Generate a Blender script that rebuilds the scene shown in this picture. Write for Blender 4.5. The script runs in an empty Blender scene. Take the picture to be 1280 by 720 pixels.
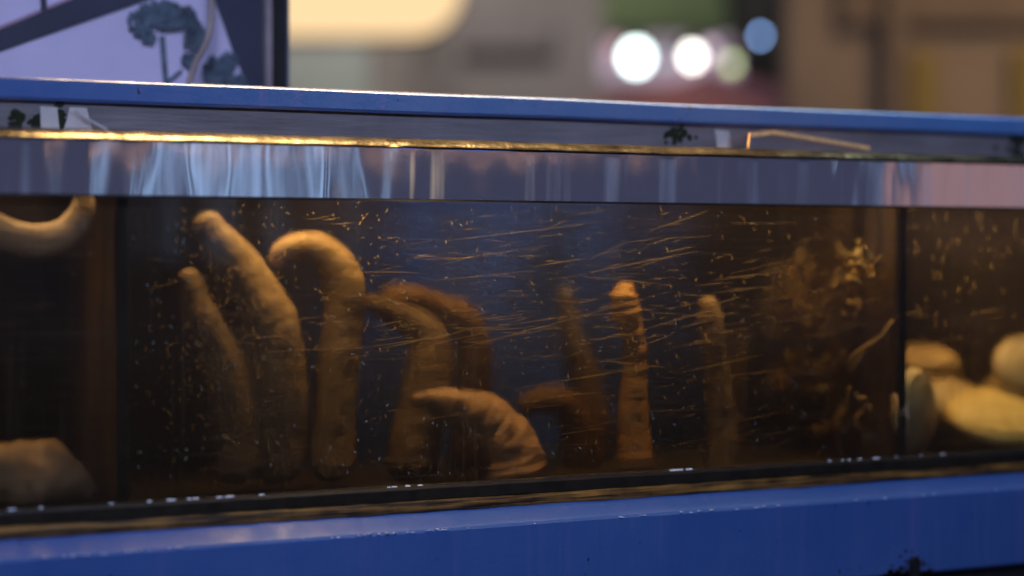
import bpy, bmesh, math, random
from mathutils import Vector, Matrix, noise

random.seed(7)
rad = math.radians
scene = bpy.context.scene

# ------------------------------------------------------------------ camera
YAW, PITCH, DIST, LENS = rad(27.6), rad(0.99), 1.99, 70.0
FP = LENS / 36.0 * 1280.0                      # focal length on a 1280 wide frame
FWD = Vector((math.sin(YAW) * math.cos(PITCH), math.cos(YAW) * math.cos(PITCH), -math.sin(PITCH)))
RGT = Vector((math.cos(YAW), -math.sin(YAW), 0))
UPV = RGT.cross(FWD)
CAM = Vector((0, 0, 0.40)) - FWD * DIST
cd = bpy.data.cameras.new('camera')
cam = bpy.data.objects.new('camera', cd)
scene.collection.objects.link(cam)
cam.location = CAM
cam.rotation_euler = (math.pi / 2 - PITCH, 0, -YAW)
cd.lens, cd.sensor_width = LENS, 36.0
cd.clip_start, cd.clip_end = 0.05, 200
cd.dof.use_dof = True
cd.dof.focus_distance = DIST
cd.dof.aperture_fstop = 1.42
cd.dof.aperture_ratio = 1.1
scene.camera = cam

# ------------------------------------------------------------------ world, lamps, exposure
world = bpy.data.worlds.new('World')
scene.world = world
world.use_nodes = True
bg = world.node_tree.nodes['Background']
bg.inputs['Color'].default_value = (0.30, 0.33, 0.62, 1)
bg.inputs['Strength'].default_value = 0.155


def lamp(name, loc, target, sx, sy, power, col, spread=180):
    l = bpy.data.lights.new(name, 'AREA')
    l.shape, l.size, l.size_y = 'RECTANGLE', sx, sy
    l.energy, l.color, l.spread = power, col, rad(spread)
    o = bpy.data.objects.new(name, l)
    scene.collection.objects.link(o)
    o.location = loc
    d = Vector(target) - Vector(loc)
    o.rotation_euler = d.to_track_quat('-Z', 'Y').to_euler()
    return o


def around(heading, dist, z, x0=0.0):          # a point across the street from the tank front
    return (x0 + math.sin(rad(heading)) * dist, -math.cos(rad(heading)) * dist, z)


WARM = (1.0, 0.67, 0.30)
lamp('tank_lamp', (0.10, 0.10, 1.15), (0.10, 0.09, 0.3), 0.82, 0.20, 10.5, WARM, 48)
lamp('stall_lamp', (-1.1, -2.3, 2.0), (0.0, 0.1, 0.3), 0.9, 0.5, 25.0, (0.55, 0.66, 1.0), 120)
lamp('tube_lamp', (0.70, 0.05, 1.15), (0.70, 0.03, 0.5), 0.12, 0.10, 1.5, (0.75, 1.0, 0.9), 60)
lamp('right_tank_fill', (0.68, 0.13, 0.535), (0.68, 0.10, 0.3), 0.34, 0.06, 3.2, WARM, 130)  # unseen fill added to brighten the right tank
lamp('left_tank_fill', (-0.62, 0.09, 0.535), (-0.62, 0.09, 0.3), 0.30, 0.06, 0.95, WARM, 130)  # unseen fill added to brighten the left tank
lamp('second_middle_fill', (0.27, 0.10, 0.535), (0.27, 0.12, 0.3), 0.22, 0.04, 0.42, WARM, 150)  # added fill for the right half of the middle tank
lamp('middle_tank_fill', (-0.20, 0.045, 0.535), (-0.14, 0.10, 0.3), 0.40, 0.03, 1.05, WARM, 150)  # added fill behind the trim for the animals' tips
lamp('back_wall_fill', (0.16, 0.10, 0.95), (0.16, 0.40, 0.30), 0.34, 0.04, 8.5, (0.28, 0.50, 1.0), 34)  # blue fill added to bring out the back wall
# shop lights across the street, seen in the steel trim
def seen_in_trim(px, wpx, radiance, col, z0=0.42, z1=1.3, far=3.2):
    # a lit shop strip across the street, where the flat trim mirrors it
    h = YAW + math.atan((px - 640) / FP)
    t = -CAM.y / math.cos(h)
    bx = CAM.x + t * math.sin(h)
    c = Vector((bx + far * math.sin(h), -far * math.cos(h), (z0 + z1) / 2))
    w = wpx / FP * (t + far)
    lamp('shop_strip', c, (bx, 0, c.z), w, z1 - z0, radiance * math.pi * w * (z1 - z0), col, 90)


for px, wpx, rd in ((175, 12, 0.09), (214, 26, 0.13), (276, 40, 0.15), (346, 32, 0.14), (396, 12, 0.11), (440, 16, 0.13), (1098, 12, 0.08)):
    seen_in_trim(px, wpx, rd, (0.40, 0.62, 1.0))
seen_in_trim(1290, 300, 0.055, (1.0, 0.52, 0.42))
lamp('string_lamp', around(22.0, 3.2, 0.66, 0.0), (0, 0, 0.6), 1.5, 0.007, 0.006, (1.0, 0.5, 0.25), 60)
def ahead(dep, side, z):
    q = CAM + Vector((math.sin(YAW), math.cos(YAW), 0)) * dep + RGT * side
    return (q.x, q.y, z)


lamp('boards_fill', ahead(4.6, 2.0, 2.7), ahead(6.6, 1.4, 0.9), 0.6, 0.6, 16, (1.0, 0.70, 0.38), 140)  # unseen warm fill added for the boarded wall
lamp('shop_front_fill', ahead(7.4, -0.4, 3.3), ahead(9.6, -0.3, 1.2), 0.8, 0.6, 30, (1.0, 0.90, 0.82), 140)  # unseen fill added to brighten the shop front

scene.render.engine = 'CYCLES'
scene.cycles.use_denoising = True
scene.cycles.transparent_max_bounces = 32
scene.cycles.max_bounces = 8
scene.cycles.volume_bounces = 1
scene.cycles.caustics_reflective = False
scene.cycles.caustics_refractive = True
scene.cycles.sample_clamp_indirect = 4
vs = scene.view_settings
vs.view_transform, vs.look, vs.exposure, vs.gamma = 'Standard', 'None', 0.0, 1.0
vs.use_curve_mapping = False


def at(px, py, y):                             # point on the plane Y = y under a place in the picture
    d = FWD + RGT * ((px - 640) / FP) + UPV * ((360 - py) / FP)
    return CAM + d * ((y - CAM.y) / d.y)


def at_in(px, py, y):                          # the same, looking through the glass into water
    d = (FWD + RGT * ((px - 640) / FP) + UPV * ((360 - py) / FP)).normalized()
    p = CAM + d * ((0.0095 - CAM.y) / d.y)
    if y <= 0.0095:
        return CAM + d * ((y - CAM.y) / d.y)
    e = Vector((d.x / 1.33, 0, d.z / 1.33))
    e.y = math.sqrt(1 - e.x ** 2 - e.z ** 2)
    return p + e * ((y - 0.0095) / e.y)


def zc(py, y=0.0):
    return at(640, py, y).z


# ------------------------------------------------------------------ materials
MATS = {}


class NT:
    def __init__(s, name):
        s.m = bpy.data.materials.new(name)
        s.m.use_nodes = True
        s.t = s.m.node_tree
        s.t.nodes.clear()
        s.out = s.t.nodes.new('ShaderNodeOutputMaterial')

    def n(s, kind, **kw):
        nd = s.t.nodes.new('ShaderNode' + kind)
        for k, v in kw.items():
            if k.startswith('_'):
                setattr(nd, k[1:], v)
            else:
                key = k.replace('__', ' ')
                key = int(key[1:]) if key[0] == 'i' and key[1:].isdigit() else key
                if isinstance(v, bpy.types.NodeSocket):
                    s.t.links.new(v, nd.inputs[key])
                else:
                    nd.inputs[key].default_value = v
        return nd

    def coord(s, scale=(1, 1, 1), rot=(0, 0, 0), loc=(0, 0, 0), kind='Object'):
        tc = s.n('TexCoord')
        mp = s.n('Mapping', Scale=scale, Rotation=rot, Location=loc, Vector=tc.outputs[kind])
        return mp.outputs[0]

    def noise(s, vec, scale=5, detail=4, rough=0.55, dist=0.0):
        return s.n('TexNoise', Vector=vec, Scale=scale, Detail=detail, Roughness=rough, Distortion=dist).outputs['Fac']

    def ramp(s, fac, stops):
        r = s.n('ValToRGB', Fac=fac)
        el = r.color_ramp.elements
        while len(el) < len(stops):
            el.new(0.5)
        for e, (p, c) in zip(el, stops):
            e.position = p
            e.color = (c, c, c, 1) if isinstance(c, (int, float)) else (*c, 1)
        return r.outputs[0]

    def math(s, op, a, b):
        return s.n('Math', _operation=op, i0=a, i1=b).outputs[0]

    def mix(s, fac, a, b):
        m = s.n('Mix', _data_type='RGBA')
        for idx, v in ((0, fac), (6, a), (7, b)):
            if isinstance(v, bpy.types.NodeSocket):
                s.t.links.new(v, m.inputs[idx])
            else:
                m.inputs[idx].default_value = v if idx == 0 else (*v, 1)
        return m.outputs[2]

    def bump(s, h, strength=0.3, dist=0.002):
        return s.n('Bump', Height=h, Strength=strength, Distance=dist).outputs[0]

    def surf(s, sh):
        s.t.links.new(sh, s.out.inputs['Surface'])
        return s.m


def plain(name, col, rough=0.6, var=0.25, scale=30, metallic=0.0, bump=0.15, spec=0.4):
    k = NT(name)
    v = k.coord()
    f = k.noise(v, scale)
    c = k.mix(k.ramp(f, [(0.3, 0.0), (0.7, 1.0)]), tuple(x * (1 - var) for x in col), tuple(min(1, x * (1 + var)) for x in col))
    b = k.bump(k.noise(v, scale * 6), bump, 0.001)
    p = k.n('BsdfPrincipled', Base__Color=c, Roughness=rough, Metallic=metallic, Normal=b)
    p.inputs['Specular IOR Level'].default_value = spec
    return k.surf(p.outputs[0])


def emissive(name, col, strength):
    k = NT(name)
    e = k.n('Emission', Color=(*col, 1), Strength=strength)
    return k.surf(e.outputs[0])


def make_blue_paint():
    k = NT('blue_paint')
    v = k.coord()
    tone = k.mix(k.ramp(k.noise(v, 7, 3), [(0.3, 0.0), (0.7, 1.0)]), (0.032, 0.092, 0.30), (0.046, 0.110, 0.33))
    runs = k.ramp(k.noise(k.coord((55, 55, 3.0)), 1.0, 3, 0.6), [(0.56, 0.0), (0.72, 1.0)])
    tone = k.mix(k.math('MULTIPLY', runs, 0.28), tone, (0.12, 0.12, 0.34))
    specks = k.ramp(k.noise(k.coord((90, 90, 60)), 1.0, 2), [(0.71, 0.0), (0.75, 1.0)])
    tone = k.mix(specks, tone, (0.012, 0.014, 0.03))
    h = k.math('ADD', k.noise(k.coord((40, 40, 4)), 1.0, 3), k.math('MULTIPLY', k.noise(v, 220, 3), 0.25))
    p = k.n('BsdfPrincipled', Base__Color=tone, Roughness=k.ramp(k.noise(v, 35), [(0.3, 0.30), (0.7, 0.52)]),
            Normal=k.bump(h, 0.30, 0.003))
    return k.surf(p.outputs[0])


def make_steel():
    k = NT('polished_steel')
    v = k.coord((26, 1, 7.0))
    ripple = k.math('ADD', k.noise(v, 1.0, 1.2, 0.4), k.math('MULTIPLY', k.noise(k.coord((9, 1, 26)), 1.0, 1), 0.10))
    pale_streak = k.ramp(k.noise(k.coord((30, 1, 2.0), loc=(3, 0, 0)), 1.0, 3, 0.5), [(0.53, 0.0), (0.66, 1.0)])  # pale streaks in the colour, imitating reflections
    p = k.n('BsdfPrincipled', Base__Color=(0.90, 0.90, 0.92, 1), Metallic=1.0,
            Roughness=k.ramp(k.noise(k.coord((12, 1, 12)), 1.0), [(0.3, 0.045), (0.7, 0.09)]),
            Normal=k.bump(ripple, 0.6, 0.0022))
    scale = k.n('BsdfDiffuse', Color=(0.48, 0.52, 0.60, 1))  # pale diffuse coat of the painted reflection streaks
    m = k.n('MixShader', Fac=k.math('MULTIPLY', pale_streak, 0.30))
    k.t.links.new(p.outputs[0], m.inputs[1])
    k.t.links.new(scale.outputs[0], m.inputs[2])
    return k.surf(m.outputs[0])


def make_hem():
    k = NT('rolled_steel')
    h = k.noise(k.coord((45, 10, 60)), 1.0, 3)
    tone = k.mix(k.ramp(k.noise(k.coord((22, 60, 160)), 1.0, 4, 0.6), [(0.36, 0.0), (0.54, 1.0)]), (0.03, 0.024, 0.017), (0.14, 0.12, 0.09))
    p = k.n('BsdfPrincipled', Base__Color=tone, Metallic=1.0, Roughness=0.24, Normal=k.bump(h, 0.5, 0.002))
    return k.surf(p.outputs[0])


def make_glass():
    k = NT('tank_glass')
    fr = k.n('Fresnel', IOR=1.47)
    geo = k.n('NewGeometry')
    out = k.math('SUBTRACT', 1.0, geo.outputs['Backfacing'])
    fac = k.math('MULTIPLY', fr.outputs[0], out)
    tr = k.n('BsdfTransparent', Color=(0.96, 0.95, 0.92, 1))
    gl = k.n('BsdfGlossy', Roughness=0.04, Color=(1, 1, 1, 1))
    m = k.n('MixShader', Fac=fac)
    k.t.links.new(tr.outputs[0], m.inputs[1])
    k.t.links.new(gl.outputs[0], m.inputs[2])
    return k.surf(m.outputs[0])


def make_film():                               # slime, dried spots and fine hairlines on the glass
    k = NT('slime_film')
    patch = k.ramp(k.noise(k.coord((4, 1, 5), loc=(2.3, 0, 1)), 1.0, 5, 0.6), [(0.34, 0.05), (0.70, 0.20)])
    spots = k.ramp(k.noise(k.coord((130, 1, 120)), 1.0, 3, 0.6), [(0.60, 0.0), (0.76, 0.34)])
    zone = k.ramp(k.noise(k.coord((6, 1, 6), loc=(5, 0, 2)), 1.0, 2), [(0.42, 0.0), (0.62, 1.0)])
    spots = k.math('MULTIPLY', spots, zone)
    hair = k.ramp(k.noise(k.coord((7, 1, 620), rot=(0, rad(4), 0)), 1.0, 3, 0.6), [(0.54, 0.0), (0.78, 0.26)])
    runs = k.ramp(k.noise(k.coord((150, 1, 5)), 1.0, 3), [(0.55, 0.0), (0.8, 0.16)])
    f = k.math('ADD', k.math('ADD', patch, spots), k.math('ADD', hair, runs))
    df = k.n('BsdfDiffuse', Color=(0.105, 0.088, 0.065, 1))
    tl = k.n('BsdfTranslucent', Color=(0.50, 0.36, 0.17, 1))
    tr = k.n('BsdfRefraction', Color=(0.82, 0.75, 0.64, 1), Roughness=0.31, IOR=1.33)
    a = k.n('MixShader', Fac=0.15)
    k.t.links.new(df.outputs[0], a.inputs[1])
    k.t.links.new(tl.outputs[0], a.inputs[2])
    m = k.n('MixShader', Fac=f)
    k.t.links.new(tr.outputs[0], m.inputs[1])
    k.t.links.new(a.outputs[0], m.inputs[2])
    return k.surf(m.outputs[0])


def make_scratch():
    k = NT('scratched_acrylic')
    df = k.n('BsdfDiffuse', Color=(0.45, 0.35, 0.18, 1))
    tl = k.n('BsdfTranslucent', Color=(0.95, 0.78, 0.45, 1))
    tr = k.n('BsdfTransparent', Color=(1, 1, 1, 1))
    a = k.n('MixShader', Fac=0.7)
    k.t.links.new(df.outputs[0], a.inputs[1])
    k.t.links.new(tl.outputs[0], a.inputs[2])
    m = k.n('MixShader', Fac=k.ramp(k.noise(k.coord((60, 1, 60)), 1.0, 2), [(0.3, 0.25), (0.65, 1.0)]))
    k.t.links.new(tr.outputs[0], m.inputs[1])
    k.t.links.new(a.outputs[0], m.inputs[2])
    return k.surf(m.outputs[0])


def make_water():
    k = NT('murky_water')
    tr = k.n('BsdfTransparent', Color=(1, 1, 1, 1))
    gl = k.n('BsdfGlossy', Roughness=0.05, Normal=k.bump(k.noise(k.coord(), 18, 2), 0.3, 0.01))
    geo = k.n('NewGeometry')
    nz = k.n('SeparateXYZ', Vector=geo.outputs['Normal']).outputs[2]
    top = k.math('MULTIPLY', k.math('GREATER_THAN', k.n('Math', _operation='ABSOLUTE', i0=nz).outputs[0], 0.7), 0.06)
    m = k.n('MixShader', Fac=top)
    k.t.links.new(tr.outputs[0], m.inputs[1])
    k.t.links.new(gl.outputs[0], m.inputs[2])
    va = k.n('VolumeAbsorption', Color=(0.54, 0.49, 0.38, 1), Density=11.0)
    vsct = k.n('VolumeScatter', Color=(0.8, 0.66, 0.45, 1), Density=0.04, Anisotropy=0.3)
    pv = k.n('AddShader')
    k.t.links.new(va.outputs[0], pv.inputs[0])
    k.t.links.new(vsct.outputs[0], pv.inputs[1])
    k.t.links.new(pv.outputs[0], k.out.inputs['Volume'])
    return k.surf(m.outputs[0])


def make_grime(name, c0, c1, streak=(40, 40, 4), rough=0.7, spec=0.3, patch=6, lo=0.38, hi=0.62):
    k = NT(name)
    f = k.math('ADD', k.math('MULTIPLY', k.noise(k.coord(streak), 1.0, 4), 0.6), k.math('MULTIPLY', k.noise(k.coord(), patch, 5, 0.6), 0.4))
    c = k.mix(k.ramp(f, [(lo, 0.0), (hi, 1.0)]), c0, c1)
    p = k.n('BsdfPrincipled', Base__Color=c, Roughness=rough, Normal=k.bump(k.noise(k.coord(streak), 3.0, 4), 0.5, 0.003))
    p.inputs['Specular IOR Level'].default_value = spec
    return k.surf(p.outputs[0])


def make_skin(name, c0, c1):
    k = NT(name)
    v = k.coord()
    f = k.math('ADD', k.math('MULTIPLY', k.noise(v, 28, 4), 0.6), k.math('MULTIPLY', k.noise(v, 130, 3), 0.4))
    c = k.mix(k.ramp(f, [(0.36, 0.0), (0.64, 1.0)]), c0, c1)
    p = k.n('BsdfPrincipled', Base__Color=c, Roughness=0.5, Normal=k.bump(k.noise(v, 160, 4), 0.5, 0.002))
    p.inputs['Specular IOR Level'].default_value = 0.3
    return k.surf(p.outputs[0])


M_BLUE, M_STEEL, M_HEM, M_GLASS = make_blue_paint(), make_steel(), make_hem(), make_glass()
M_FILM, M_SCR, M_WATER = make_film(), make_scratch(), make_water()
M_RUBBER = plain('black_rubber', (0.016, 0.011, 0.006), 0.55, 0.4, 60)
M_SEAL = make_grime('stained_sealant', (0.018, 0.010, 0.004), (0.40, 0.19, 0.035), (9, 9, 260), 0.45, 0.4, 14, 0.45, 0.64)
M_BLACK = plain('black_paint', (0.012, 0.012, 0.014), 0.5, 0.3)
M_DIVIDER = make_grime('slimy_divider', (0.050, 0.035, 0.017), (0.24, 0.165, 0.075), (50, 30, 3))
M_BACK = make_grime('blue_back_panel', (0.016, 0.026, 0.060), (0.045, 0.095, 0.30), (12, 12, 5), 0.6, 0.3, 4)
M_SILT = make_grime('silt_floor', (0.018, 0.015, 0.009), (0.05, 0.041, 0.022), (20, 20, 20))
M_LEDGE = make_grime('dull_steel_ledge', (0.13, 0.122, 0.137), (0.215, 0.198, 0.22), (6, 6, 60), 0.55, 0.5, 12)
M_TAPE = plain('white_tape', (0.52, 0.49, 0.49), 0.6, 0.12, 40)
M_MOSS = plain('dark_moss', (0.012, 0.018, 0.006), 0.9, 0.5, 200)
M_RUST = make_grime('rust', (0.010, 0.007, 0.006), (0.045, 0.022, 0.010), (90, 90, 90))
SKINS = [make_skin('tan_skin', (0.180, 0.130, 0.075), (0.360, 0.279, 0.180)),
         make_skin('ochre_skin', (0.210, 0.145, 0.070), (0.397, 0.298, 0.161)),
         make_skin('pinkish_skin', (0.190, 0.125, 0.085), (0.372, 0.267, 0.198)),
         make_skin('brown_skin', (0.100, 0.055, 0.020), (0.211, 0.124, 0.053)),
         make_skin('grey_skin', (0.120, 0.095, 0.070), (0.248, 0.198, 0.155)),
         make_skin('pale_skin', (0.45, 0.35, 0.27), (0.72, 0.60, 0.50))]
M_SHELL = make_skin('clam_shell', (0.44, 0.36, 0.23), (0.70, 0.60, 0.43))
M_SHELL_Y = make_skin('yellow_clam_shell', (0.52, 0.41, 0.17), (0.78, 0.64, 0.30))
M_WEED = make_skin('yellow_weed', (0.42, 0.31, 0.12), (0.74, 0.57, 0.25))


# ------------------------------------------------------------------ mesh helpers
def link(name, bm, mat, parent=None, smooth=False, bevel=0.0):
    bmesh.ops.recalc_face_normals(bm, faces=bm.faces)
    me = bpy.data.meshes.new(name)
    bm.to_mesh(me)
    bm.free()
    if smooth:
        for p in me.polygons:
            p.use_smooth = True
    me.materials.append(mat)
    o = bpy.data.objects.new(name, me)
    scene.collection.objects.link(o)
    if parent:
        o.parent = parent
    if bevel:
        b = o.modifiers.new('bevel', 'BEVEL')
        b.width, b.segments, b.limit_method = bevel, 2, 'ANGLE'
    return o


def box(bm, x0, x1, y0, y1, z0, z1):
    v = [bm.verts.new((x, y, z)) for x in (x0, x1) for y in (y0, y1) for z in (z0, z1)]
    for f in ((0, 1, 3, 2), (4, 6, 7, 5), (0, 4, 5, 1), (2, 3, 7, 6), (0, 2, 6, 4), (1, 5, 7, 3)):
        bm.faces.new([v[i] for i in f])
    return v


def box_obj(name, dims, mat, parent=None, bevel=0.0):
    bm = bmesh.new()
    box(bm, *dims)
    return link(name, bm, mat, parent, bevel=bevel)


def extrude_x(bm, prof, x0, x1, seg=1):        # profile of (y, z) pairs swept along X
    rows = []
    for i in range(seg + 1):
        x = x0 + (x1 - x0) * i / seg
        rows.append([bm.verts.new((x, y, z)) for y, z in prof])
    n = len(prof)
    for a, b in zip(rows, rows[1:]):
        for j in range(n):
            bm.faces.new((a[j], a[(j + 1) % n], b[(j + 1) % n], b[j]))
    bm.faces.new(rows[0])
    bm.faces.new(rows[-1][::-1])


def slab_y(bm, pts, y0, y1):                   # outline of (x, z) pairs with thickness along Y
    a = [bm.verts.new((x, y0, z)) for x, z in pts]
    b = [bm.verts.new((x, y1, z)) for x, z in pts]
    n = len(pts)
    bm.faces.new(a)
    bm.faces.new(b[::-1])
    for j in range(n):
        bm.faces.new((a[j], b[j], b[(j + 1) % n], a[(j + 1) % n]))


def spline(pts, n):                            # Catmull-Rom through tuples of any size
    out = []
    P = [pts[0]] + list(pts) + [pts[-1]]
    segs = len(pts) - 1
    for i in range(n + 1):
        t = i / n * segs
        k = min(int(t), segs - 1)
        u = t - k
        p0, p1, p2, p3 = P[k:k + 4]
        out.append(tuple(0.5 * (2 * b + (c - a) * u + (2 * a - 5 * b + 4 * c - d) * u * u + (3 * b - a - 3 * c + d) * u ** 3)
                         for a, b, c, d in zip(p0, p1, p2, p3)))
    return out


def sweep(bm, path, rings=80, sides=28, wrinkle=0.0, lump=0.0, seed=0.0, cap=True, mouth=False, flat=1.0):
    """path: (x, y, z, r) control points from the tip to the base"""
    S = spline(path, rings)
    C = [Vector(s[:3]) for s in S]
    rr = [max(s[3], 1e-4) for s in S]
    L = [0.0]
    for a, b in zip(C, C[1:]):
        L.append(L[-1] + (b - a).length)
    tot = L[-1]
    T0 = (C[1] - C[0]).normalized()
    nrm = T0.orthogonal().normalized()
    rows = []
    for i in range(rings + 1):
        T = (C[min(i + 1, rings)] - C[max(i - 1, 0)]).normalized()
        nrm = (nrm - T * nrm.dot(T)).normalized()
        bi = T.cross(nrm)
        r = rr[i]
        w = 1.0
        s = L[i]
        if wrinkle:
            fade = 0.25 + 0.75 * math.exp(-s / (tot * 0.30))
            w += wrinkle * fade * (1.5 * noise.noise(Vector((s * 170, seed, 0))) + 1.1 * noise.noise(Vector((s * 75, seed, 3))))
        row = []
        for j in range(sides):
            ang = 2 * math.pi * j / sides
            d = nrm * math.cos(ang) + bi * math.sin(ang) * flat
            q = C[i] + d * r
            k = lump * noise.noise(q * 26 + Vector((seed, seed * 2, 0))) + lump * 0.5 * noise.noise(q * 70 + Vector((seed, 0, 5)))
            row.append(bm.verts.new(C[i] + d * r * (w + k)))
        rows.append(row)
    # rounded tip, with a sunken mouth where asked
    def dome(row, c, T, r, steps=6, sink=False):
        prev = row
        for q in range(1, steps):
            a = q / steps * math.pi / 2
            ring = [bm.verts.new(c + (v.co - c) * math.cos(a) + T * (r * 0.75 * math.sin(a))) for v in row]
            for j in range(sides):
                bm.faces.new((prev[j], ring[j], ring[(j + 1) % sides], prev[(j + 1) % sides]))
            prev = ring
        tip = bm.verts.new(c + T * (r * (0.30 if sink else 0.75)))
        for j in range(sides):
            bm.faces.new((prev[j], tip, prev[(j + 1) % sides]))
    for a, b in zip(rows, rows[1:]):
        for j in range(sides):
            bm.faces.new((a[j], b[j], b[(j + 1) % sides], a[(j + 1) % sides]))
    dome(rows[0], C[0], -T0, rr[0], sink=mouth)
    if cap:
        T1 = (C[-1] - C[-2]).normalized()
        dome(rows[-1], C[-1], T1, rr[-1])


def tag(o, label, cat, group=None, kind=None):
    o['label'], o['category'] = label, cat
    if group:
        o['group'] = group
    if kind:
        o['kind'] = kind
    return o


def structure(o):
    o['kind'] = 'structure'
    return o


def empty(name, loc=(0, 0, 0)):
    o = bpy.data.objects.new(name, None)
    o.empty_display_size = 0.05
    scene.collection.objects.link(o)
    o.location = loc
    return o


# ------------------------------------------------------------------ ground and counter
GROUND = -0.75
structure(box_obj('street', (-30, 40, -20, 40, GROUND - 0.1, GROUND), plain('wet_asphalt', (0.05, 0.05, 0.055), 0.35, 0.3, 3), None))

ZR_TOP, ZR_CREASE, ZR_BOT = zc(632), zc(655, -0.022), 0.0795
Z_GL0, Z_BAND0, Z_BAND1, Z_HEM1 = zc(600), zc(250.5), zc(190), zc(176.5)
X0, X1, YB = -0.86, 0.98, 0.40
ctr = empty('stall_counter', (0, 0.2, GROUND))


def par(o, p):
    o.parent = p
    o.matrix_parent_inverse = Matrix.Translation(-Vector(p.location))
    return o


par(box_obj('counter_top', (X0 - 0.2, X1 + 0.2, -0.012, 0.62, 0.035, 0.078), M_BLACK, None, 0.004), ctr)
par(box_obj('front_panel', (X0 - 0.15, X1 + 0.15, 0.01, 0.03, GROUND, 0.034), plain('dark_grey_panel', (0.03, 0.03, 0.035), 0.3), None, 0.003), ctr)
for sx in (X0 - 0.12, X1 + 0.06):
    par(box_obj('leg', (sx, sx + 0.06, 0.50, 0.56, GROUND, 0.034), M_BLACK, None, 0.003), ctr)
tag(ctr, 'dark counter under the blue rail of the fish tank', 'counter')

# ------------------------------------------------------------------ the tank
tank = empty('fish_tank', (0, 0, ZR_BOT))


def T(o):
    return par(o, tank)


# lower blue rail: square tube with a sloping shoulder
bm = bmesh.new()
extrude_x(bm, [(0.010, ZR_TOP), (-0.004, ZR_TOP), (-0.0055, ZR_TOP - 0.001), (-0.0215, ZR_CREASE + 0.001), (-0.0232, ZR_CREASE - 0.002),
               (-0.0240, ZR_BOT + 0.003), (-0.0215, ZR_BOT), (0.010, ZR_BOT)], X0, X1, 120)
for v in bm.verts:                             # hand-painted, slightly dented steel
    v.co.y += 0.0007 * noise.noise(v.co * 9)
    v.co.z += 0.0006 * noise.noise(v.co * 7 + Vector((3, 1, 0)))
lower_rail = T(link('lower_rail', bm, M_BLUE))
# paint chips along the crease, coloured pale blue to paint in glints
M_CHIP_GLINT = plain('chip_glint_paint', (0.42, 0.52, 0.85), 0.3, 0.2, 200)
bm = bmesh.new()
for k in range(70):
    cx = random.choice((random.uniform(X0, X1), random.gauss(at(500, 670, -0.02).x, 0.05), random.gauss(at(860, 640, -0.02).x, 0.07), random.gauss(at(150, 680, -0.02).x, 0.05)))
    w, h = random.uniform(0.0006, 0.0036), random.uniform(0.0003, 0.0007)
    zz = ZR_CREASE + random.uniform(-0.0012, 0.0004)
    pts = [(cx - w, zz), (cx - w * 0.3, zz - h), (cx + w * 0.6, zz - h * 0.8), (cx + w, zz), (cx + w * 0.2, zz + h)]
    slab_y(bm, pts, -0.0243, -0.0200)
T(link('chips_and_glints', bm, M_CHIP_GLINT))['kind'] = 'stuff'
# black drain pin with rust round it
pc = at(1141, 706, -0.024)
bm = bmesh.new()
w = 0.0056
pts = [(pc.x - w, pc.z - 0.020), (pc.x + w, pc.z - 0.020)] + [(pc.x + w * math.cos(a), pc.z + 0.004 + w * math.sin(a)) for a in [i * math.pi / 8 for i in range(9)]]
slab_y(bm, pts, -0.0300, -0.0225)
T(link('drain_pin', bm, M_BLACK))
bm = bmesh.new()
for k in range(150):
    u = random.gauss(-0.010, 0.018)
    q = Vector((pc.x + u, 0, max(ZR_BOT + 0.002, pc.z - 0.014 + abs(random.gauss(0, 0.011)) * math.exp(-abs(u) * 22))))
    r = random.uniform(0.0005, 0.0028)
    n = 7
    pts = [(q.x + r * random.uniform(0.6, 1.5) * math.cos(i * 6.283 / n), q.z + r * random.uniform(0.4, 1.0) * math.sin(i * 6.283 / n)) for i in range(n)]
    slab_y(bm, pts, -0.0248, -0.0225)
T(link('rust_specks', bm, M_RUST))['kind'] = 'stuff'

# rubber channel and stained sealant bead under the pane
bm = bmesh.new()
zmid = zc(617)
extrude_x(bm, [(0.012, ZR_TOP + 0.0005), (0.0, zmid), (-0.0045, zmid), (-0.0060, Z_GL0 - 0.003), (-0.0040, Z_GL0), (0.012, Z_GL0)], X0, X1, 160)
for v in bm.verts:
    v.co.z += 0.0007 * noise.noise(v.co * 40)
T(link('rubber_channel', bm, M_RUBBER))
bm = bmesh.new()
prof = [(0.006, ZR_TOP - 0.0015), (-0.0040, ZR_TOP - 0.0010), (-0.0062, ZR_TOP + 0.003), (-0.0048, zmid - 0.002), (-0.002, zmid + 0.0005), (0.006, zmid + 0.0005)]
extrude_x(bm, prof, X0, X1, 260)
for v in bm.verts:
    v.co.z += 0.0010 * noise.noise(v.co * 60)
    v.co.y += 0.0012 * noise.noise(v.co * 35 + Vector((9, 0, 0)))
T(link('sealant_bead', bm, M_SEAL, smooth=True))
# water beads on the channel lip, coloured white to paint in glints
bm = bmesh.new()
for k in range(36):
    px = random.choice((random.gauss(150, 45), random.gauss(300, 40), random.gauss(490, 12), random.gauss(850, 8), random.gauss(1050, 30), random.gauss(1125, 25)))
    x = at(px, 590, -0.004).x
    r = random.uniform(0.0007, 0.0014)
    mtx = Matrix.Translation((x, -0.0030, Z_GL0 + 0.0004)) @ Matrix.Diagonal((random.uniform(1, 4.5), 1, 0.8, 1))
    bmesh.ops.create_uvsphere(bm, u_segments=8, v_segments=6, radius=r, matrix=mtx)
k_ = NT('white_bead_glint')
M_BEAD = k_.surf(k_.n('BsdfPrincipled', Base__Color=(0.85, 0.9, 1.0, 1), Roughness=0.15, Metallic=0.0).outputs[0])
T(link('bead_glints', bm, M_BEAD, smooth=True))['kind'] = 'stuff'

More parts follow.
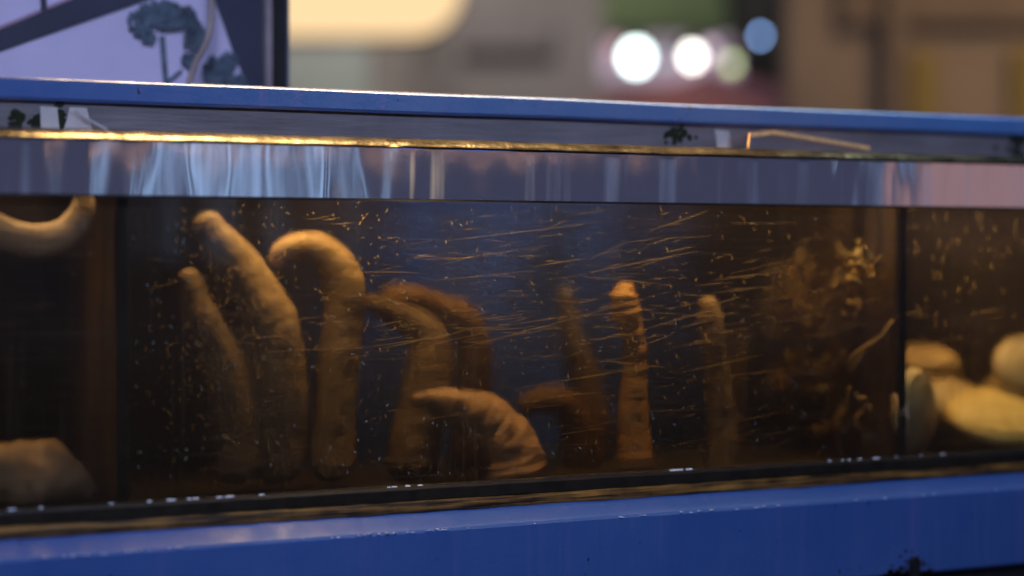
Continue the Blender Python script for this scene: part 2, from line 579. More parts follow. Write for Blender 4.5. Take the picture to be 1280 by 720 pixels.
# pane, film, scratches
pane = T(box_obj('front_pane', (X0 + 0.01, X1 - 0.01, 0.0, 0.008, Z_GL0 - 0.004, Z_BAND1 - 0.002), M_GLASS))
bm = bmesh.new()
vv = [bm.verts.new(p) for p in ((X0 + 0.012, 0.0095, Z_GL0 - 0.004), (X1 - 0.012, 0.0095, Z_GL0 - 0.004), (X1 - 0.012, 0.0095, Z_BAND0 + 0.006), (X0 + 0.012, 0.0095, Z_BAND0 + 0.006))]
bm.faces.new(vv)
sf_ = link('slime_film', bm, M_FILM)
if sf_.data.polygons[0].normal.y > 0:
    sf_.data.flip_normals()
T(sf_)

bm = bmesh.new()


def scratch(px, py, length, slope, width, curve=0.0):
    n = max(2, int(length / 12))
    prev = None
    for i in range(n + 1):
        u = i / n
        x = px + (u - 0.5) * length
        y = py + (u - 0.5) * length * slope + curve * (u - 0.5) ** 2
        p = at(x, y, 0.0098)
        hw = width * 0.0008 * (0.25 + math.sin(math.pi * u)) * 0.5
        a, b = bm.verts.new((p.x, p.y, p.z - hw)), bm.verts.new((p.x, p.y, p.z + hw))
        if prev:
            bm.faces.new((prev[0], a, b, prev[1]))
        prev = (a, b)


def fleck(px, py, length, ang, width):
    c = at(px, py, 0.0097)
    if not (Z_GL0 + 0.003 < c.z < Z_BAND0 - 0.003):
        return
    d = Vector((math.cos(ang), 0, math.sin(ang))) * length * 0.0008 * 0.5
    w = Vector((-math.sin(ang), 0, math.cos(ang))) * width * 0.0008 * 0.5
    bend = w * random.uniform(-2, 2)
    pts = [c - d, c - w + bend, c + d, c + w + bend]
    bm.faces.new([bm.verts.new(p) for p in pts])


for k in range(460):                           # long hairlines rising to the right
    py = random.choice((random.uniform(262, 430), random.uniform(300, 430), random.uniform(380, 560)))
    scratch(random.gauss(720, 220) if py < 450 else random.uniform(430, 1050), py, random.expovariate(1 / 20) + 6, random.gauss(-0.15, 0.13), random.uniform(0.25, 0.6), random.uniform(-3, 3))
for px, py, L, s in ((690, 405, 430, -0.27), (390, 437, 170, -0.04), (520, 425, 220, -0.16), (600, 345, 190, -0.10), (845, 400, 210, -0.29), (790, 330, 250, -0.20),
                     (740, 470, 300, -0.16), (560, 520, 180, -0.15), (930, 345, 120, -0.12), (650, 290, 300, -0.12), (480, 340, 120, 0.0), (900, 455, 160, -0.22)):
    scratch(px, py, L * 0.7, s, 0.55, random.uniform(-6, 6))
for k in range(430):                           # short nicks
    px, py = random.uniform(180, 1110), random.uniform(258, 600)
    fleck(px, py, random.uniform(3, 9), rad(random.gauss(95, 28)), random.uniform(0.9, 1.7))
for k in range(260):                           # dried spots by the left end of the middle pane
    px, py = random.gauss(285, 45), random.gauss(470, 75)
    if px > 172:
        fleck(px, py, random.uniform(2, 7), rad(random.uniform(30, 150)), random.uniform(0.9, 2.2))
for k in range(90):
    px, py = random.gauss(330, 110), random.gauss(300, 50)
    if px > 172:
        fleck(px, py, random.uniform(2, 7), rad(random.uniform(0, 180)), random.uniform(0.8, 1.8))
for k in range(120):
    px, py = random.gauss(490, 120), random.gauss(480, 80)
    fleck(px, py, random.uniform(3, 8), rad(random.gauss(85, 30)), random.uniform(0.8, 1.6))
for k in range(60):
    fleck(random.uniform(1140, 1290), random.uniform(265, 420), random.uniform(5, 18), rad(random.gauss(92, 6)), random.uniform(0.7, 1.3))
for k in range(26):
    fleck(random.uniform(-10, 145), random.uniform(255, 600), random.uniform(3, 8), rad(random.uniform(0, 60)), random.uniform(0.8, 1.6))
T(link('scratches', bm, M_SCR))['kind'] = 'stuff'
bm = bmesh.new()
for k in range(300):                           # pale nicks on the outside of the glass
    px, py = random.uniform(165, 1115), random.uniform(258, 600)
    L = random.choice((2.0, 3.0, 4.0, 6.0)) * random.uniform(0.7, 1.3)
    c = at(px, py, -0.0004)
    if not (Z_GL0 + 0.003 < c.z < Z_BAND0 - 0.004):
        continue
    a = rad(random.gauss(85, 45))
    d = Vector((math.cos(a), 0, math.sin(a))) * L * 0.0004
    w = Vector((-math.sin(a), 0, math.cos(a))) * random.uniform(0.5, 1.1) * 0.0004
    b = w * random.uniform(-3, 3)
    bm.faces.new([bm.verts.new(p) for p in (c - d, c - w + b, c + d, c + w + b)])
T(link('nicks', bm, plain('nicked_glass', (0.40, 0.37, 0.33), 0.6, 0.4, 90)))['kind'] = 'stuff'

# steel trim with its rolled hem
bm = bmesh.new()
extrude_x(bm, [(-0.004, Z_BAND0), (-0.0045, Z_BAND1), (-0.0005, Z_BAND1), (-0.0005, Z_BAND0 + 0.001)], X0, X1, 60)
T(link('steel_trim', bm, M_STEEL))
bm = bmesh.new()
prof = [(-0.0046, Z_BAND1 + 0.0002), (-0.0102, Z_BAND1 + 0.0004), (-0.0110, Z_BAND1 + 0.0012), (-0.0106, Z_BAND1 + 0.0020), (-0.0070, Z_BAND1 + 0.0050),
        (-0.0010, Z_HEM1 - 0.0016), (0.0022, Z_HEM1 - 0.0002), (0.0050, Z_HEM1), (0.0050, Z_BAND1 + 0.0002)]
extrude_x(bm, prof, X0, X1, 220)
for v in bm.verts:
    v.co.z += 0.0008 * noise.noise(Vector((v.co.x * 14, 0, 2))) + 0.0004 * noise.noise(Vector((v.co.x * 60, 0, 7)))
T(link('rolled_hem', bm, M_HEM, smooth=True))

T(box_obj('trim_shadow', (X0, X1, -0.0032, -0.0006, Z_BAND0 - 0.0022, Z_BAND0 - 0.0002), M_RUBBER))  # black strip added as the shadow gap under the trim

# body of the tank
ZF = Z_GL0 - 0.006
T(box_obj('tank_floor', (X0 + 0.012, X1 - 0.012, 0.0125, YB - 0.001, ZR_TOP - 0.02, ZF), M_SILT))
T(box_obj('back_wall', (X0 + 0.012, X1 - 0.012, YB, YB + 0.012, ZR_TOP - 0.02, Z_BAND1), M_BACK))
for sx in (X0, X1 - 0.010):
    T(box_obj('end_wall', (sx, sx + 0.010, 0.0125, YB + 0.012, ZR_TOP - 0.02, Z_BAND1), M_DIVIDER))
XD1, XD2 = at(154, 430, 0.012).x, at(1127, 420, 0.012).x
for xd in (XD1, XD2):
    d = T(box_obj('divider', (xd - 0.0035, xd + 0.0035, 0.022, YB - 0.001, ZF + 0.0005, Z_BAND0 + 0.02), M_DIVIDER))
    s = box_obj('seam', (xd - 0.0048, xd + 0.0048, 0.0105, 0.0215, ZF + 0.0005, Z_BAND0 + 0.02), M_RUBBER)
    s.parent = d

# upper blue rail over a dull steel ledge
tag(tank, 'long blue steel fish tank with scratched glass front and steel trim', 'fish tank')
YR = 0.12
zt0, zt1, zl0 = zc(149, YR), zc(124, YR), zc(196, YR)
bm = bmesh.new()
extrude_x(bm, [(YR - 0.022, zt0), (YR - 0.024, zt0 + 0.003), (YR - 0.024, zt1 - 0.0016), (YR - 0.0225, zt1), (YR + 0.02, zt1 + 0.001), (YR + 0.02, zt1 - 0.003), (YR - 0.019, zt1 - 0.004), (YR - 0.019, zt0)], X0, X1, 90)
for v in bm.verts:
    v.co.z += 0.0008 * noise.noise(Vector((v.co.x * 5, 1, 4)))
T(link('upper_rail', bm, M_BLUE))
T(box_obj('ledge', (X0 + 0.012, X1 - 0.012, YR - 0.0175, YR - 0.010, zl0, zt0 + 0.004), M_LEDGE))
bm = bmesh.new()                               # warm light line painted along the rail's top edge
for k in range(420):
    px = random.uniform(240, 720)
    x = at(px, 120, YR - 0.02).x
    w = random.uniform(0.001, 0.004)
    slab_y(bm, [(x - w, zt1 - 0.0022), (x + w, zt1 - 0.0022), (x + w * 0.8, zt1 + 0.0012), (x - w * 0.8, zt1 + 0.0012)], YR - 0.0212 - random.uniform(0, 0.0008), YR - 0.016)
T(link('edge_glint', bm, plain('warm_glint_paint', (0.62, 0.48, 0.36), 0.35, 0.2, 90)))['kind'] = 'stuff'


def tape(name, pts, mat, y=YR - 0.0195, t=0.001):
    bm = bmesh.new()
    q = [at(px, py, y) for px, py in pts]
    slab_y(bm, [(p.x, p.z) for p in q], y - t, y + t * 0.8)
    return T(link(name, bm, mat))


tape('tape_strip', [(50, 133), (71, 134), (74, 161), (51, 160)], M_TAPE)
tape('tape_strip', [(87, 134), (108, 135), (112, 150), (116, 164), (79, 163), (84, 148)], M_TAPE)
tape('tape_strip', [(893, 162), (911, 164), (914, 190), (897, 189)], M_TAPE)
for cx, cy, sx, sy, cnt in ((22, 149, 6, 5, 26), (46, 152, 4, 4, 20), (74, 152, 4, 10, 36), (848, 169, 9, 4, 34), (1275, 180, 8, 8, 40)):
    bm = bmesh.new()
    for k in range(cnt):
        p = at(random.gauss(cx, sx), random.gauss(cy, sy), YR - 0.019)
        bmesh.ops.create_icosphere(bm, subdivisions=1, radius=random.uniform(0.0015, 0.0042), matrix=Matrix.Translation((p.x, YR - 0.0176, min(p.z, zt0 - 0.002))) @ Matrix.Diagonal((1.3, 0.35, 1, 1)))
    T(link('moss_patch', bm, M_MOSS))['kind'] = 'stuff'

# ------------------------------------------------------------------ water
bm = bmesh.new()
box(bm, X0 + 0.0125, X1 - 0.0125, 0.0100, YB - 0.0005, ZF + 0.0003, Z_BAND0 + 0.010)
water = structure(link('water', bm, M_WATER))


# ------------------------------------------------------------------ animals in the middle tank
def creature(name, pts, depth, mat, label, cat='clam', group=None, wrinkle=0.02, lump=0.08, seed=1.0, mouth=True, rings=110):
    path = []
    for i, (px, py, r) in enumerate(pts):
        y = depth * 1.35 + (0.030 if cat == 'clam' else 0)
        p = at_in(px, py, y)
        s = 0.0008 * (((p - CAM).dot(FWD) - y * 0.22)) / DIST
        path.append((p.x, p.y, p.z, r * s))
    last = path[-1]
    if last[2] - last[3] * 0.7 > ZF + 0.012 and cat == 'clam':
        path.append((last[0], last[1], ZF - last[3] * 0.6, last[3] * 1.12))
    bm = bmesh.new()
    sweep(bm, path, rings, 30, wrinkle, lump, seed, True, mouth)
    for v in bm.verts:                         # rests on the tank floor
        if v.co.z < ZF + 0.0012:
            v.co.z = ZF + 0.0012
        if v.co.y < 0.0125:
            v.co.y = 0.0125
        if v.co.y > YB - 0.004:
            v.co.y = YB - 0.004
    o = link(name, bm, mat, None, smooth=True)
    return tag(o, label, cat, group)


GG = 'geoduck clams standing in the middle tank'
creature('geoduck', [(259, 280, 20), (268, 298, 26), (287, 326, 32), (312, 366, 38), (334, 415, 43), (344, 480, 43), (344, 575, 40)], 0.046, SKINS[0],
         'tall broad tan geoduck leaning left, its blunt tip nearly touching the steel trim', group=GG, seed=1.3)
creature('geoduck', [(237, 347, 16), (244, 373, 22), (259, 413, 28), (281, 458, 32), (294, 520, 33), (296, 580, 34)], 0.042, SKINS[0],
         'shorter tan geoduck leaning left in front of the tall broad one', group=GG, seed=2.1)
creature('geoduck', [(347, 325, 12), (354, 315, 16), (372, 309, 19), (397, 312, 22), (419, 332, 25), (430, 362, 27), (429, 405, 27), (421, 460, 27), (417, 520, 28), (415, 580, 30)], 0.046, SKINS[1],
         'ochre geoduck bent over at the top like a walking cane', group=GG, seed=3.7)
creature('geoduck', [(462, 378, 11), (480, 384, 15), (510, 400, 20), (534, 424, 28), (536, 465, 33), (525, 520, 34), (515, 580, 34)], 0.070, SKINS[0],
         'tan geoduck whose tip points left at the cane-shaped one', group=GG, seed=4.4)
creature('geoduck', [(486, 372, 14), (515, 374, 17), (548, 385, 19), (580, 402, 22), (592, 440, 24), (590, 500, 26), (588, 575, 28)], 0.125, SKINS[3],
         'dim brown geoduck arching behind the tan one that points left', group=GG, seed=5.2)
creature('geoduck', [(520, 500, 9), (540, 499, 13), (568, 507, 22), (598, 522, 32), (622, 545, 40), (634, 566, 44), (638, 590, 46)], 0.040, SKINS[2],
         'low pinkish geoduck with wrinkled tip drooping left near the tank floor', group=GG, wrinkle=0.05, lump=0.20, seed=6.9)
creature('geoduck', [(781, 362, 13), (780, 374, 18), (783, 392, 19), (790, 414, 16), (794, 445, 16), (792, 490, 18), (792, 530, 21), (794, 580, 24)], 0.040, make_skin('orange_skin', (0.36, 0.20, 0.07), (0.58, 0.36, 0.15)),
         'geoduck with bright ringed orange tip leaning to the left', group=GG, wrinkle=0.09, seed=7.7, mouth=False)
creature('geoduck', [(885, 380, 13), (888, 398, 16), (893, 440, 17), (899, 490, 18), (904, 545, 20), (905, 585, 22)], 0.050, SKINS[0],
         'slim upright tan geoduck beside the weedy divider', group=GG, seed=9.1)
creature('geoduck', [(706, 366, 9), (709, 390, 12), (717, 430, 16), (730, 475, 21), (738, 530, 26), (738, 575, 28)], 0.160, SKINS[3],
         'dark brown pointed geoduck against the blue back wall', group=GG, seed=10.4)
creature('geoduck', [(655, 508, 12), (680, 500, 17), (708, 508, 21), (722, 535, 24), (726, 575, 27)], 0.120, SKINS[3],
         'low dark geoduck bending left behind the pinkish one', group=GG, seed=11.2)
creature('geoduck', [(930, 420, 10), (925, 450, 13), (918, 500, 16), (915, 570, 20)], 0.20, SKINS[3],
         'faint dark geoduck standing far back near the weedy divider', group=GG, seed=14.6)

# ------------------------------------------------------------------ weed caught on the right divider
def strand(bm, pts, r0, r1, ys):
    path = []
    n = len(pts)
    for i, (px, py) in enumerate(pts):
        p = at_in(px, py, ys[0] + (ys[1] - ys[0]) * i / (n - 1))
        path.append((min(p.x, XD2 - 0.005), p.y, p.z, r0 + (r1 - r0) * i / (n - 1)))
    sweep(bm, path, 14, 8, 0, 0.25, random.random() * 9)


bm = bmesh.new()
strand(bm, [(1117, 402), (1105, 418), (1088, 430), (1070, 441), (1062, 452)], 0.0026, 0.0018, (0.03, 0.055))
strand(bm, [(1088, 430), (1080, 440), (1066, 458)], 0.0016, 0.001, (0.04, 0.06))
tag(link('weed_strand', bm, M_WEED, None, True), 'single forked yellow weed strand hanging from the right divider', 'seaweed')
bm = bmesh.new()
for k in range(180):
    cx, cy = random.choice(((985, 345), (1000, 372), (968, 402), (1050, 352), (1040, 392), (1060, 400), (1078, 330), (1000, 440), (1035, 470), (985, 490), (1060, 520)))
    px, py = random.gauss(cx, 14), random.gauss(cy, 16)
    ln = random.uniform(8, 30)
    a = rad(random.gauss(70, 28))
    dep = max(0.03, (1120 - px) / 170 * 0.34 - random.uniform(0.005, 0.05))
    pts = [(px + math.cos(a) * ln * u + random.uniform(-2, 2), py + math.sin(a) * ln * u) for u in (-0.5, 0, 0.5)]
    strand(bm, pts, random.uniform(0.001, 0.0045), random.uniform(0.001, 0.0045), (dep, min(dep + 0.01, 0.38)))
for k in range(26):
    cx, cy = random.choice(((990, 340), (1000, 368), (965, 400)))
    dep = 0.29
    p = at_in(random.gauss(cx, 8), random.gauss(cy, 7), dep)
    bmesh.ops.create_icosphere(bm, subdivisions=2, radius=random.uniform(0.004, 0.008), matrix=Matrix.Translation(p))
tag(link('weed_tuft', bm, M_WEED, None, True), 'ragged yellow-brown weed tuft clinging to the right divider', 'seaweed', kind='stuff')

# ------------------------------------------------------------------ left tank
pts = [(-40, 252, 15), (-18, 277, 20), (10, 295, 21), (45, 302, 22), (76, 295, 21), (96, 276, 19), (104, 258, 16), (105, 242, 12)]
o = creature('curled_creature', pts, 0.028, SKINS[5], 'pale pinkish curled creature pressed to the glass left of the brown divider', 'sea creature', None, 0.03, 0.10, 21.0, False)
bm = bmesh.new()
for px, py in ((-10, 305), (12, 313), (33, 320), (38, 321), (60, 320), (84, 312), (100, 300), (110, 284)):
    p = at_in(px, py, 0.040)
    bmesh.ops.create_uvsphere(bm, u_segments=10, v_segments=8, radius=0.0042, matrix=Matrix.Translation(p))
link('bumps', bm, SKINS[5], o, True)
creature('resting_creature', [(-30, 604, 28), (10, 594, 40), (52, 592, 44), (86, 602, 32), (106, 614, 16)], 0.050, SKINS[5],
         'rounded tan creature lying on the floor of the left tank', 'sea creature', None, 0.02, 0.30, 22.0, False)


# ------------------------------------------------------------------ clams in the right tank
def clam(px, py, depth, length, height, thick, rot, mat, label):
    c = at_in(px, py, depth * 1.25)
    root = empty('clam', c)
    R = Matrix.Rotation(rot[2], 4, 'Z') @ Matrix.Rotation(rot[1], 4, 'Y') @ Matrix.Rotation(rot[0], 4, 'X')
    low = 1e9
    meshes = []
    for sgn in (1, -1):
        bm = bmesh.new()
        n, mrows = 36, 16
        rows = []
        for i in range(mrows + 1):
            t = i / mrows
            row = []
            for j in range(n):
                a = 2 * math.pi * j / n
                rx = length / 2 * (1 + 0.10 * math.cos(a)) * (1 - 0.08 * math.sin(a) * math.cos(a))
                rz = height / 2 * (1 + 0.12 * math.sin(a + 0.6))
                ridge = 0.0021 * math.sin(t * 40) * (0.3 + t)
                q = Vector((rx * t * math.cos(a), 0, rz * t * math.sin(a) + height * 0.16 * (1 - t)))
                q.y = sgn * ((thick / 2) * (1 - t ** 2.4) ** 0.62 + ridge * (t < 0.99) + 0.0004)
                row.append(bm.verts.new(R @ q))
                if i == 0:
                    break
            rows.append(row)
        for j in range(n):
            bm.faces.new((rows[0][0], rows[1][j], rows[1][(j + 1) % n]))
        for r0, r1 in zip(rows[1:], rows[2:]):
            for j in range(n):
                bm.faces.new((r0[j], r1[j], r1[(j + 1) % n], r0[(j + 1) % n]))
        low = min(low, min(v.co.z for v in bm.verts))
        meshes.append(bm)
    for bm in meshes:
        o = link('valve', bm, mat, root, True)
        o.modifiers.new('thick', 'SOLIDIFY').thickness = 0.0012
    if c.z + low < ZF + 0.002:
        root.location.z += ZF + 0.002 - (c.z + low)
    return tag(root, label, 'clam', 'clams in the right tank')


clam(1250, 596, 0.050, 0.18, 0.12, 0.045, (rad(-62), 0, rad(12)), M_SHELL_Y, 'yellow clam lying flat against the glass of the right tank')
clam(1140, 540, 0.035, 0.115, 0.10, 0.036, (0, rad(10), rad(38)), M_SHELL, 'tan clam standing on edge beside the right divider')
clam(1205, 545, 0.090, 0.15, 0.10, 0.042, (rad(-50), rad(18), rad(10)), M_SHELL, 'tan clam sloping behind the yellow one')
clam(1308, 474, 0.085, 0.20, 0.11, 0.046, (rad(-30), rad(8), rad(8)), M_SHELL, 'large tan clam on top of the pile in the right tank')
clam(1150, 462, 0.120, 0.11, 0.05, 0.05, (rad(-70), rad(-4), 0), M_SHELL, 'small flat-topped tan clam behind the one standing on edge')
clam(1330, 560, 0.060, 0.13, 0.09, 0.055, (rad(-55), 0, rad(-20)), M_SHELL, 'tan clam under the large one in the right tank')
clam(1275, 545, 0.160, 0.14, 0.10, 0.06, (rad(-30), 0, rad(15)), M_SHELL, 'tan clam at the back under the large one')
clam(1150, 545, 0.150, 0.14, 0.12, 0.06, (rad(-20), 0, rad(10)), M_SHELL, 'tan clam carrying the small flat-topped one')

# ------------------------------------------------------------------ bent plastic strip lying on the hem
k_ = NT('clear_plastic')
a_ = k_.n('BsdfGlossy', Roughness=0.12, Color=(1, 0.9, 0.8, 1))
b_ = k_.n('BsdfTransparent', Color=(0.95, 0.92, 0.9, 1))
m_ = k_.n('MixShader', Fac=0.22)
k_.t.links.new(b_.outputs[0], m_.inputs[1])
k_.t.links.new(a_.outputs[0], m_.inputs[2])
M_PLASTIC = k_.surf(m_.outputs[0])
M_PEDGE = plain('painted_edge_glow', (0.85, 0.50, 0.22), 0.3, 0.2, 120)  # light caught in the edge, painted as orange colour
strip = empty('plastic_strip', at(1000, 186, 0.06))


def along(pts, y0, y1, t):
    bm = bmesh.new()
    q = [at(px, py, y0) for px, py in pts]
    for a, b in zip(q, q[1:]):
        v = [bm.verts.new((p.x, y, p.z + dz)) for p in (a, b) for y in (y0, y1) for dz in (0, t)]
        for f in ((0, 1, 3, 2), (4, 6, 7, 5), (0, 4, 5, 1), (2, 3, 7, 6), (0, 2, 6, 4), (1, 5, 7, 3)):
            bm.faces.new([v[i] for i in f])
    return bm


def pp(o):
    return par(o, strip)


SP = [(936, 187), (938, 172), (968, 168), (1000, 173), (1030, 178), (1060, 183), (1088, 188)]
pp(link('sheet', along(SP, 0.032, 0.075, 0.0015), M_PLASTIC))
pp(link('front_edge', along(SP, 0.0285, 0.0318, 0.0046), M_PEDGE))
tag(strip, 'bent clear plastic strip with edge glow painted orange lying behind the steel trim', 'plastic strip')
film = empty('plastic_scrap', at(110, 158, 0.05))
bm = along([(96, 140), (106, 146), (114, 152), (124, 158), (136, 164)], 0.05, 0.075, 0.0012)
o = par(link('sheet', bm, M_PLASTIC), film)
bm = along([(96, 141), (106, 147), (114, 152), (124, 158), (136, 164)], 0.0475, 0.0498, 0.0018)
par(link('fold', bm, plain('crumpled_plastic', (0.55, 0.52, 0.58), 0.2, 0.3, 200, bump=0.8)), film)
tag(film, 'crumpled clear plastic scrap beside the white tape', 'plastic scrap')

# ------------------------------------------------------------------ printed board behind the tank
YP = 0.45
board = empty('printed_board', (at(150, 100, YP).x, YP, 0.078))
M_LILAC = plain('lilac_print', (0.68, 0.62, 0.86), 0.5, 0.10, 6, bump=0.02)
M_SLATE = plain('slate_print', (0.045, 0.05, 0.085), 0.5, 0.15, 10, bump=0.02)
M_PINE = plain('pine_print', (0.10, 0.14, 0.19), 0.6, 0.5, 60, bump=0.02)
M_PINKL = plain('pink_line_print', (0.42, 0.26, 0.36), 0.5, 0.1, 20, bump=0.02)


def print_layer(name, pts, mat, lift):
    bm = bmesh.new()
    y = YP - lift
    q = [at(px, py, y) for px, py in pts]
    slab_y(bm, [(p.x, p.z) for p in q], y - 0.0008, y)
    return par(link(name, bm, mat), board)


xl, xr = at(-130, 60, YP).x, at(345, 60, YP).x
par(box_obj('panel', (xl, xr, YP, YP + 0.02, 0.0785, 0.92), M_LILAC), board)
print_layer('printed_column', [(255, -60), (332, -60), (332, 330), (300, 330), (311, 112), (292, 68), (270, 5)], M_SLATE, 0.0005)
print_layer('printed_beam', [(-120, 106), (0, 64), (184, 0), (300, -40), (186, -40), (89, 0), (0, 37), (-120, 87)], M_SLATE, 0.0015)
print_layer('printed_line', [(-120, 87), (0, 36.5), (89, -0.5), (186, -40.5), (180, -41), (86, -3), (0, 32), (-120, 83)], M_PINKL, 0.0026)
print_layer('printed_strut', [(51, 14), (59, 11), (55, -30), (49, -30)], M_SLATE, 0.0036)
print_layer('printed_trunk', [(199, 45), (206, 45), (208, 70), (211, 112), (214, 200), (206, 200), (205, 112), (201, 72)], M_PINE, 0.0015)
print_layer('printed_branch', [(209, 100), (226, 86), (228, 90), (211, 105)], M_PINE, 0.0026)
bm = bmesh.new()
blobs = [(175, 28, 15, 16, 70), (200, 14, 26, 14, 150), (212, 28, 20, 10, 80), (228, 22, 18, 14, 80), (243, 45, 13, 20, 80), (238, 76, 10, 10, 50), (186, 46, 9, 10, 40), (272, 88, 18, 18, 90), (292, 104, 16, 14, 60), (285, 78, 12, 14, 40)]
for cx, cy, sx, sy, cnt in blobs:
    for k in range(int(cnt * 1.7)):
        px, py = cx + sx * random.uniform(-1, 1), cy + sy * random.uniform(-1, 1)
        if ((px - cx) / sx) ** 2 + ((py - cy) / sy) ** 2 > 1:
            continue
        y = YP - 0.0040 - random.uniform(0, 0.004)
        c = at(px, py, y)
        r = random.uniform(0.0018, 0.0042)
        bm.faces.new([bm.verts.new((c.x + r * random.uniform(0.6, 1.2) * math.cos(i * 1.047), y, c.z + r * random.uniform(0.5, 1.0) * math.sin(i * 1.047))) for i in range(6)])
par(link('printed_pine_crown', bm, M_PINE), board)
xa, xb, xc, xd_ = at(328, 60, YP).x, at(337, 60, YP).x, at(351, 60, YP).x, at(356, 60, YP).x
par(box_obj('pale_bead', (xa, xb - 0.001, YP - 0.012, YP - 0.002, 0.0785, 0.92), plain('pale_bead', (0.34, 0.28, 0.30), 0.5)), board)
par(box_obj('frame_post', (xb, xc, YP - 0.02, YP + 0.03, 0.0785, 0.95), M_BLACK), board)
par(box_obj('frame_edge', (xc + 0.0005, xd_, YP - 0.015, YP + 0.025, 0.0785, 0.95), plain('grey_edge', (0.16, 0.17, 0.24), 0.4)), board)
tag(board, 'lilac board printed with a pine tree and dark beam, behind the tank', 'printed board')

bm = bmesh.new()
path = []
for px, py, y in ((262, -80, 0.40), (264, -20, 0.40), (264, 22, 0.40), (258, 52, 0.40), (244, 80, 0.40), (234, 112, 0.40), (228, 150, 0.40), (226, 260, 0.40), (226, 420, 0.40)):
    p = at(px, py, y)
    path.append((p.x, p.y, p.z, 0.0037))
path.append((path[-1][0], 0.40, 0.083, 0.0037))
sweep(bm, path, 70, 12)
tag(link('cable', bm, plain('pale_cable', (0.36, 0.28, 0.27), 0.5), None, True), 'pale tan cable hanging in front of the lilac printed board', 'cable')

# ------------------------------------------------------------------ the street behind, built square to the view
HOR = 317


def bgpos(px, py, dep):
    return ((px - 640) / FP * dep, dep, CAM.z + (HOR - py) / FP * dep)


def bg_empty(name):
    o = empty(name, (CAM.x, CAM.y, GROUND))
    o.rotation_euler = (0, 0, -YAW)
    return o


def bg_box(name, px0, px1, py0, py1, dep, thick, mat, parent, bevel=0.0, ground=False):
    u0, _, z1 = bgpos(px0, py0, dep)
    u1, _, z0 = bgpos(px1, py1, dep)
    bm = bmesh.new()
    box(bm, u0, u1, dep, dep + thick, (0 if ground else z0 - GROUND), z1 - GROUND)
    o = link(name, bm, mat, parent, bevel=bevel)
    return o


M_GREYW = plain('grey_brown_render', (0.33, 0.30, 0.28), 0.8, 0.2, 1.2)
M_TEALP = plain('teal_panel', (0.50, 0.58, 0.54), 0.6, 0.2, 2)
M_BROWN = plain('brown_boards', (0.36, 0.27, 0.19), 0.7, 0.2, 1.5)
M_MBROWN = plain('mid_brown_boards', (0.29, 0.21, 0.145), 0.7, 0.2, 3)
M_DBROWN = plain('dark_brown_post', (0.20, 0.14, 0.10), 0.7, 0.2, 3)
M_YEL = plain('yellow_panel', (0.38, 0.27, 0.07), 0.6, 0.2, 3)
M_DARK = plain('dark_doorway', (0.05, 0.05, 0.045), 0.8, 0.3, 2)
M_GREEN = plain('green_canvas', (0.13, 0.18, 0.08), 0.8, 0.2, 4)
M_RED = plain('maroon_canvas', (0.46, 0.19, 0.19), 0.8, 0.2, 4)

sf = bg_empty('shop_building')
bg_box('wall', 100, 1010, -420, 400, 9.6, 0.3, M_GREYW, sf, ground=True)
bg_box('teal_panel', 330, 462, 58, 140, 9.5, 0.07, M_TEALP, sf)
bg_box('dark_patch', 575, 690, 20, 62, 9.52, 0.05, plain('grey_vent', (0.30, 0.27, 0.26), 0.7), sf)
bg_box('doorway', 878, 990, -60, 330, 9.45, 0.1, M_DARK, sf)
bg_box('halo_panel', 752, 922, 50, 98, 9.4, 0.05, emissive('halo_panel', (0.95, 0.72, 0.92), 0.55), sf)  # glowing panel added for the pink halo round the lamps
tag(sf, 'blurred grey-brown shop front with a pink glow panel added behind the lamps', 'shop front')

aw = bg_empty('awning')
bm = bmesh.new()
u0, _, zt = bgpos(748, -40, 9.3)
u1, _, zb = bgpos(905, 34, 8.9)
v = [bm.verts.new(p) for p in ((u0, 9.40, zt - GROUND), (u1, 9.40, zt - GROUND), (u1, 8.8, zb - GROUND + 0.06), (u0, 8.8, zb - GROUND + 0.06))]
w = [bm.verts.new((q.co.x, q.co.y, q.co.z - 0.02)) for q in v]
bm.faces.new(v)
bm.faces.new(w[::-1])
for i in range(4):
    bm.faces.new((v[i], w[i], w[(i + 1) % 4], v[(i + 1) % 4]))
link('canopy', bm, M_GREEN, aw)
bm = bmesh.new()
box(bm, u0, u1, 8.79, 8.80, zb - GROUND - 0.05, zb - GROUND + 0.055)
link('valance', bm, M_GREEN, aw)
tag(aw, 'blurred green awning above the added glow panel', 'awning')

pa = bg_empty('parasol')
u, dep, zp = bgpos(888, 88, 7.4)
bm = bmesh.new()
apex = bm.verts.new((u, dep, zp - GROUND))
rim = [bm.verts.new((u + 0.78 * math.cos(i * math.pi / 4 + 0.3), dep + 0.78 * math.sin(i * math.pi / 4 + 0.3), zp - GROUND - 0.22)) for i in range(8)]
val = [bm.verts.new((r.co.x, r.co.y, r.co.z - 0.09)) for r in rim]
for i in range(8):
    bm.faces.new((apex, rim[i], rim[(i + 1) % 8]))
    bm.faces.new((rim[i], val[i], val[(i + 1) % 8], rim[(i + 1) % 8]))
link('canopy', bm, M_RED, pa)
bm = bmesh.new()
bmesh.ops.create_cone(bm, cap_ends=True, segments=12, radius1=0.025, radius2=0.02, depth=zp - GROUND - 0.02, matrix=Matrix.Translation((u, dep, (zp - GROUND) / 2)))
link('pole', bm, M_DBROWN, pa)
tag(pa, 'blurred maroon parasol in front of the shop lamps', 'parasol')

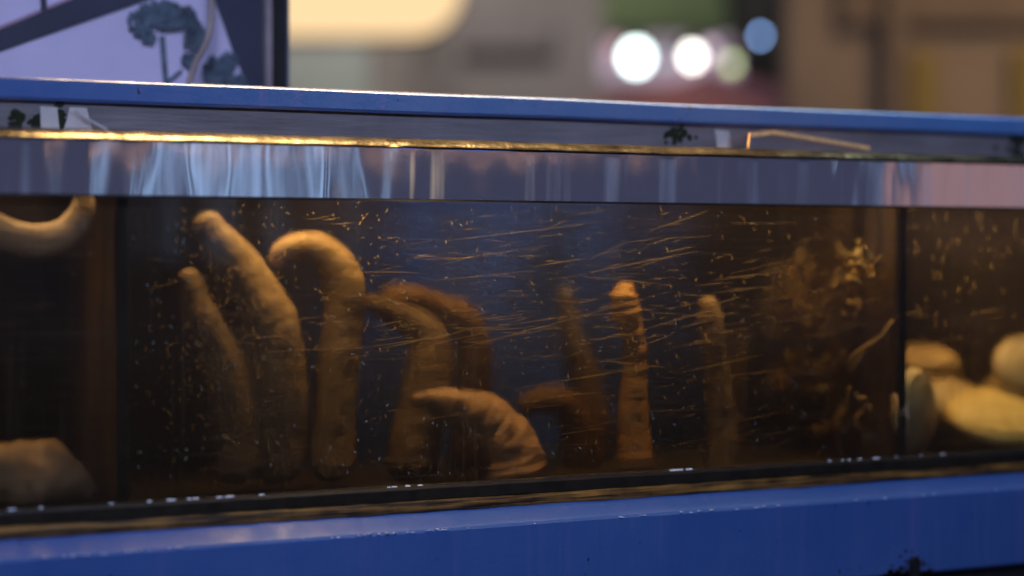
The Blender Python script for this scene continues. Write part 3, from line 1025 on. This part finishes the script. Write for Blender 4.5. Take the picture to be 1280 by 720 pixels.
bw = bg_empty('boarded_wall')
bg_box('boarding', 985, 1500, -420, 400, 6.6, 0.15, M_BROWN, bw, ground=True)
bg_box('post', 1108, 1132, -420, 300, 6.5, 0.09, M_MBROWN, bw)
bg_box('yellow_panel', 1138, 1172, 66, 300, 6.54, 0.05, M_YEL, bw)
bg_box('yellow_panel', 1266, 1300, 60, 300, 6.54, 0.05, M_YEL, bw)
bg_box('upper_board', 1050, 1500, -300, 30, 6.55, 0.045, M_MBROWN, bw)
tag(bw, 'blurred brown boarded wall with yellow panels', 'wall')

# lit sign
sg = bg_empty('lit_sign')
u1, dep, z0 = bgpos(578, 46, 6.8)
u0 = bgpos(170, 46, 6.8)[0]
z1 = z0 + 0.75
r = 0.17
pts = [(u0, z0), (u1 - r, z0)] + [(u1 - r + r * math.sin(t), z0 + r - r * math.cos(t)) for t in [i * math.pi / 16 for i in range(1, 9)]] + [(u1, z1), (u0, z1)]
bm = bmesh.new()
slab_y(bm, [(x, z - GROUND) for x, z in pts], dep, dep + 0.02)
link('lit_face', bm, emissive('cream_light', (1.0, 0.70, 0.38), 1.1), sg)
bm = bmesh.new()
slab_y(bm, [(x, z - GROUND) for x, z in pts], dep + 0.021, dep + 0.16)
link('case', bm, M_DBROWN, sg)
for ux in (u0 + 0.2, u1 - 0.25):
    bm = bmesh.new()
    box(bm, ux, ux + 0.05, dep + 0.165, 9.598, z1 - GROUND - 0.2, z1 - GROUND - 0.15)
    link('bracket', bm, M_DBROWN, sg)
tag(sg, 'blurred cream lit sign with a rounded lower corner', 'lit sign')


def bulb(px, py, dep, r, col, strength, label):
    u, d, z = bgpos(px, py, dep)
    o = bg_empty('shop_lamp')
    bm = bmesh.new()
    bmesh.ops.create_uvsphere(bm, u_segments=20, v_segments=14, radius=r, matrix=Matrix.Translation((u, d, z - GROUND)))
    link('bulb', bm, emissive('bulb_light', col, strength), o, True)
    bm = bmesh.new()
    bmesh.ops.create_cone(bm, cap_ends=True, segments=16, radius1=r * 1.1, radius2=r * 0.5, depth=0.05, matrix=Matrix.Translation((u, d + r * 0.3, z - GROUND + r + 0.02)))
    link('socket', bm, M_BLACK, o, True)
    bm = bmesh.new()
    box(bm, u - 0.008, u + 0.008, d + 0.005, 9.6, z - GROUND + r + 0.045, z - GROUND + r + 0.061)
    link('arm', bm, M_BLACK, o)
    return tag(o, label, 'lamp', 'lamps in front of the shop')


bulb(795, 72, 8.0, 0.048, (0.80, 1.0, 0.97), 9.0, 'largest blurred white lamp, over the left edge of the maroon parasol')
bulb(865, 71, 8.0, 0.031, (1.0, 0.97, 0.88), 9.0, 'smaller blurred white lamp above the peak of the maroon parasol')
bulb(914, 80, 8.2, 0.020, (0.66, 0.85, 0.36), 3.6, 'dim greenish lamp beside the smaller white one')
bulb(770, 60, 8.4, 0.03, (1.0, 0.55, 0.62), 0.9, 'faint pink bulb added as halo left of the largest white lamp')  # this and the next two bulbs are added for the lamps' halo
bulb(832, 74, 8.4, 0.02, (0.65, 0.9, 1.0), 1.0, 'faint cyan bulb added as halo between the two white lamps')
bulb(889, 62, 8.4, 0.025, (1.0, 0.75, 0.95), 1.6, 'faint lilac bulb added as halo between the smaller white and greenish lamps')
bulb(950, 45, 7.2, 0.012, (0.30, 0.52, 1.0), 9.5, 'blurred blue lamp against the dark doorway')
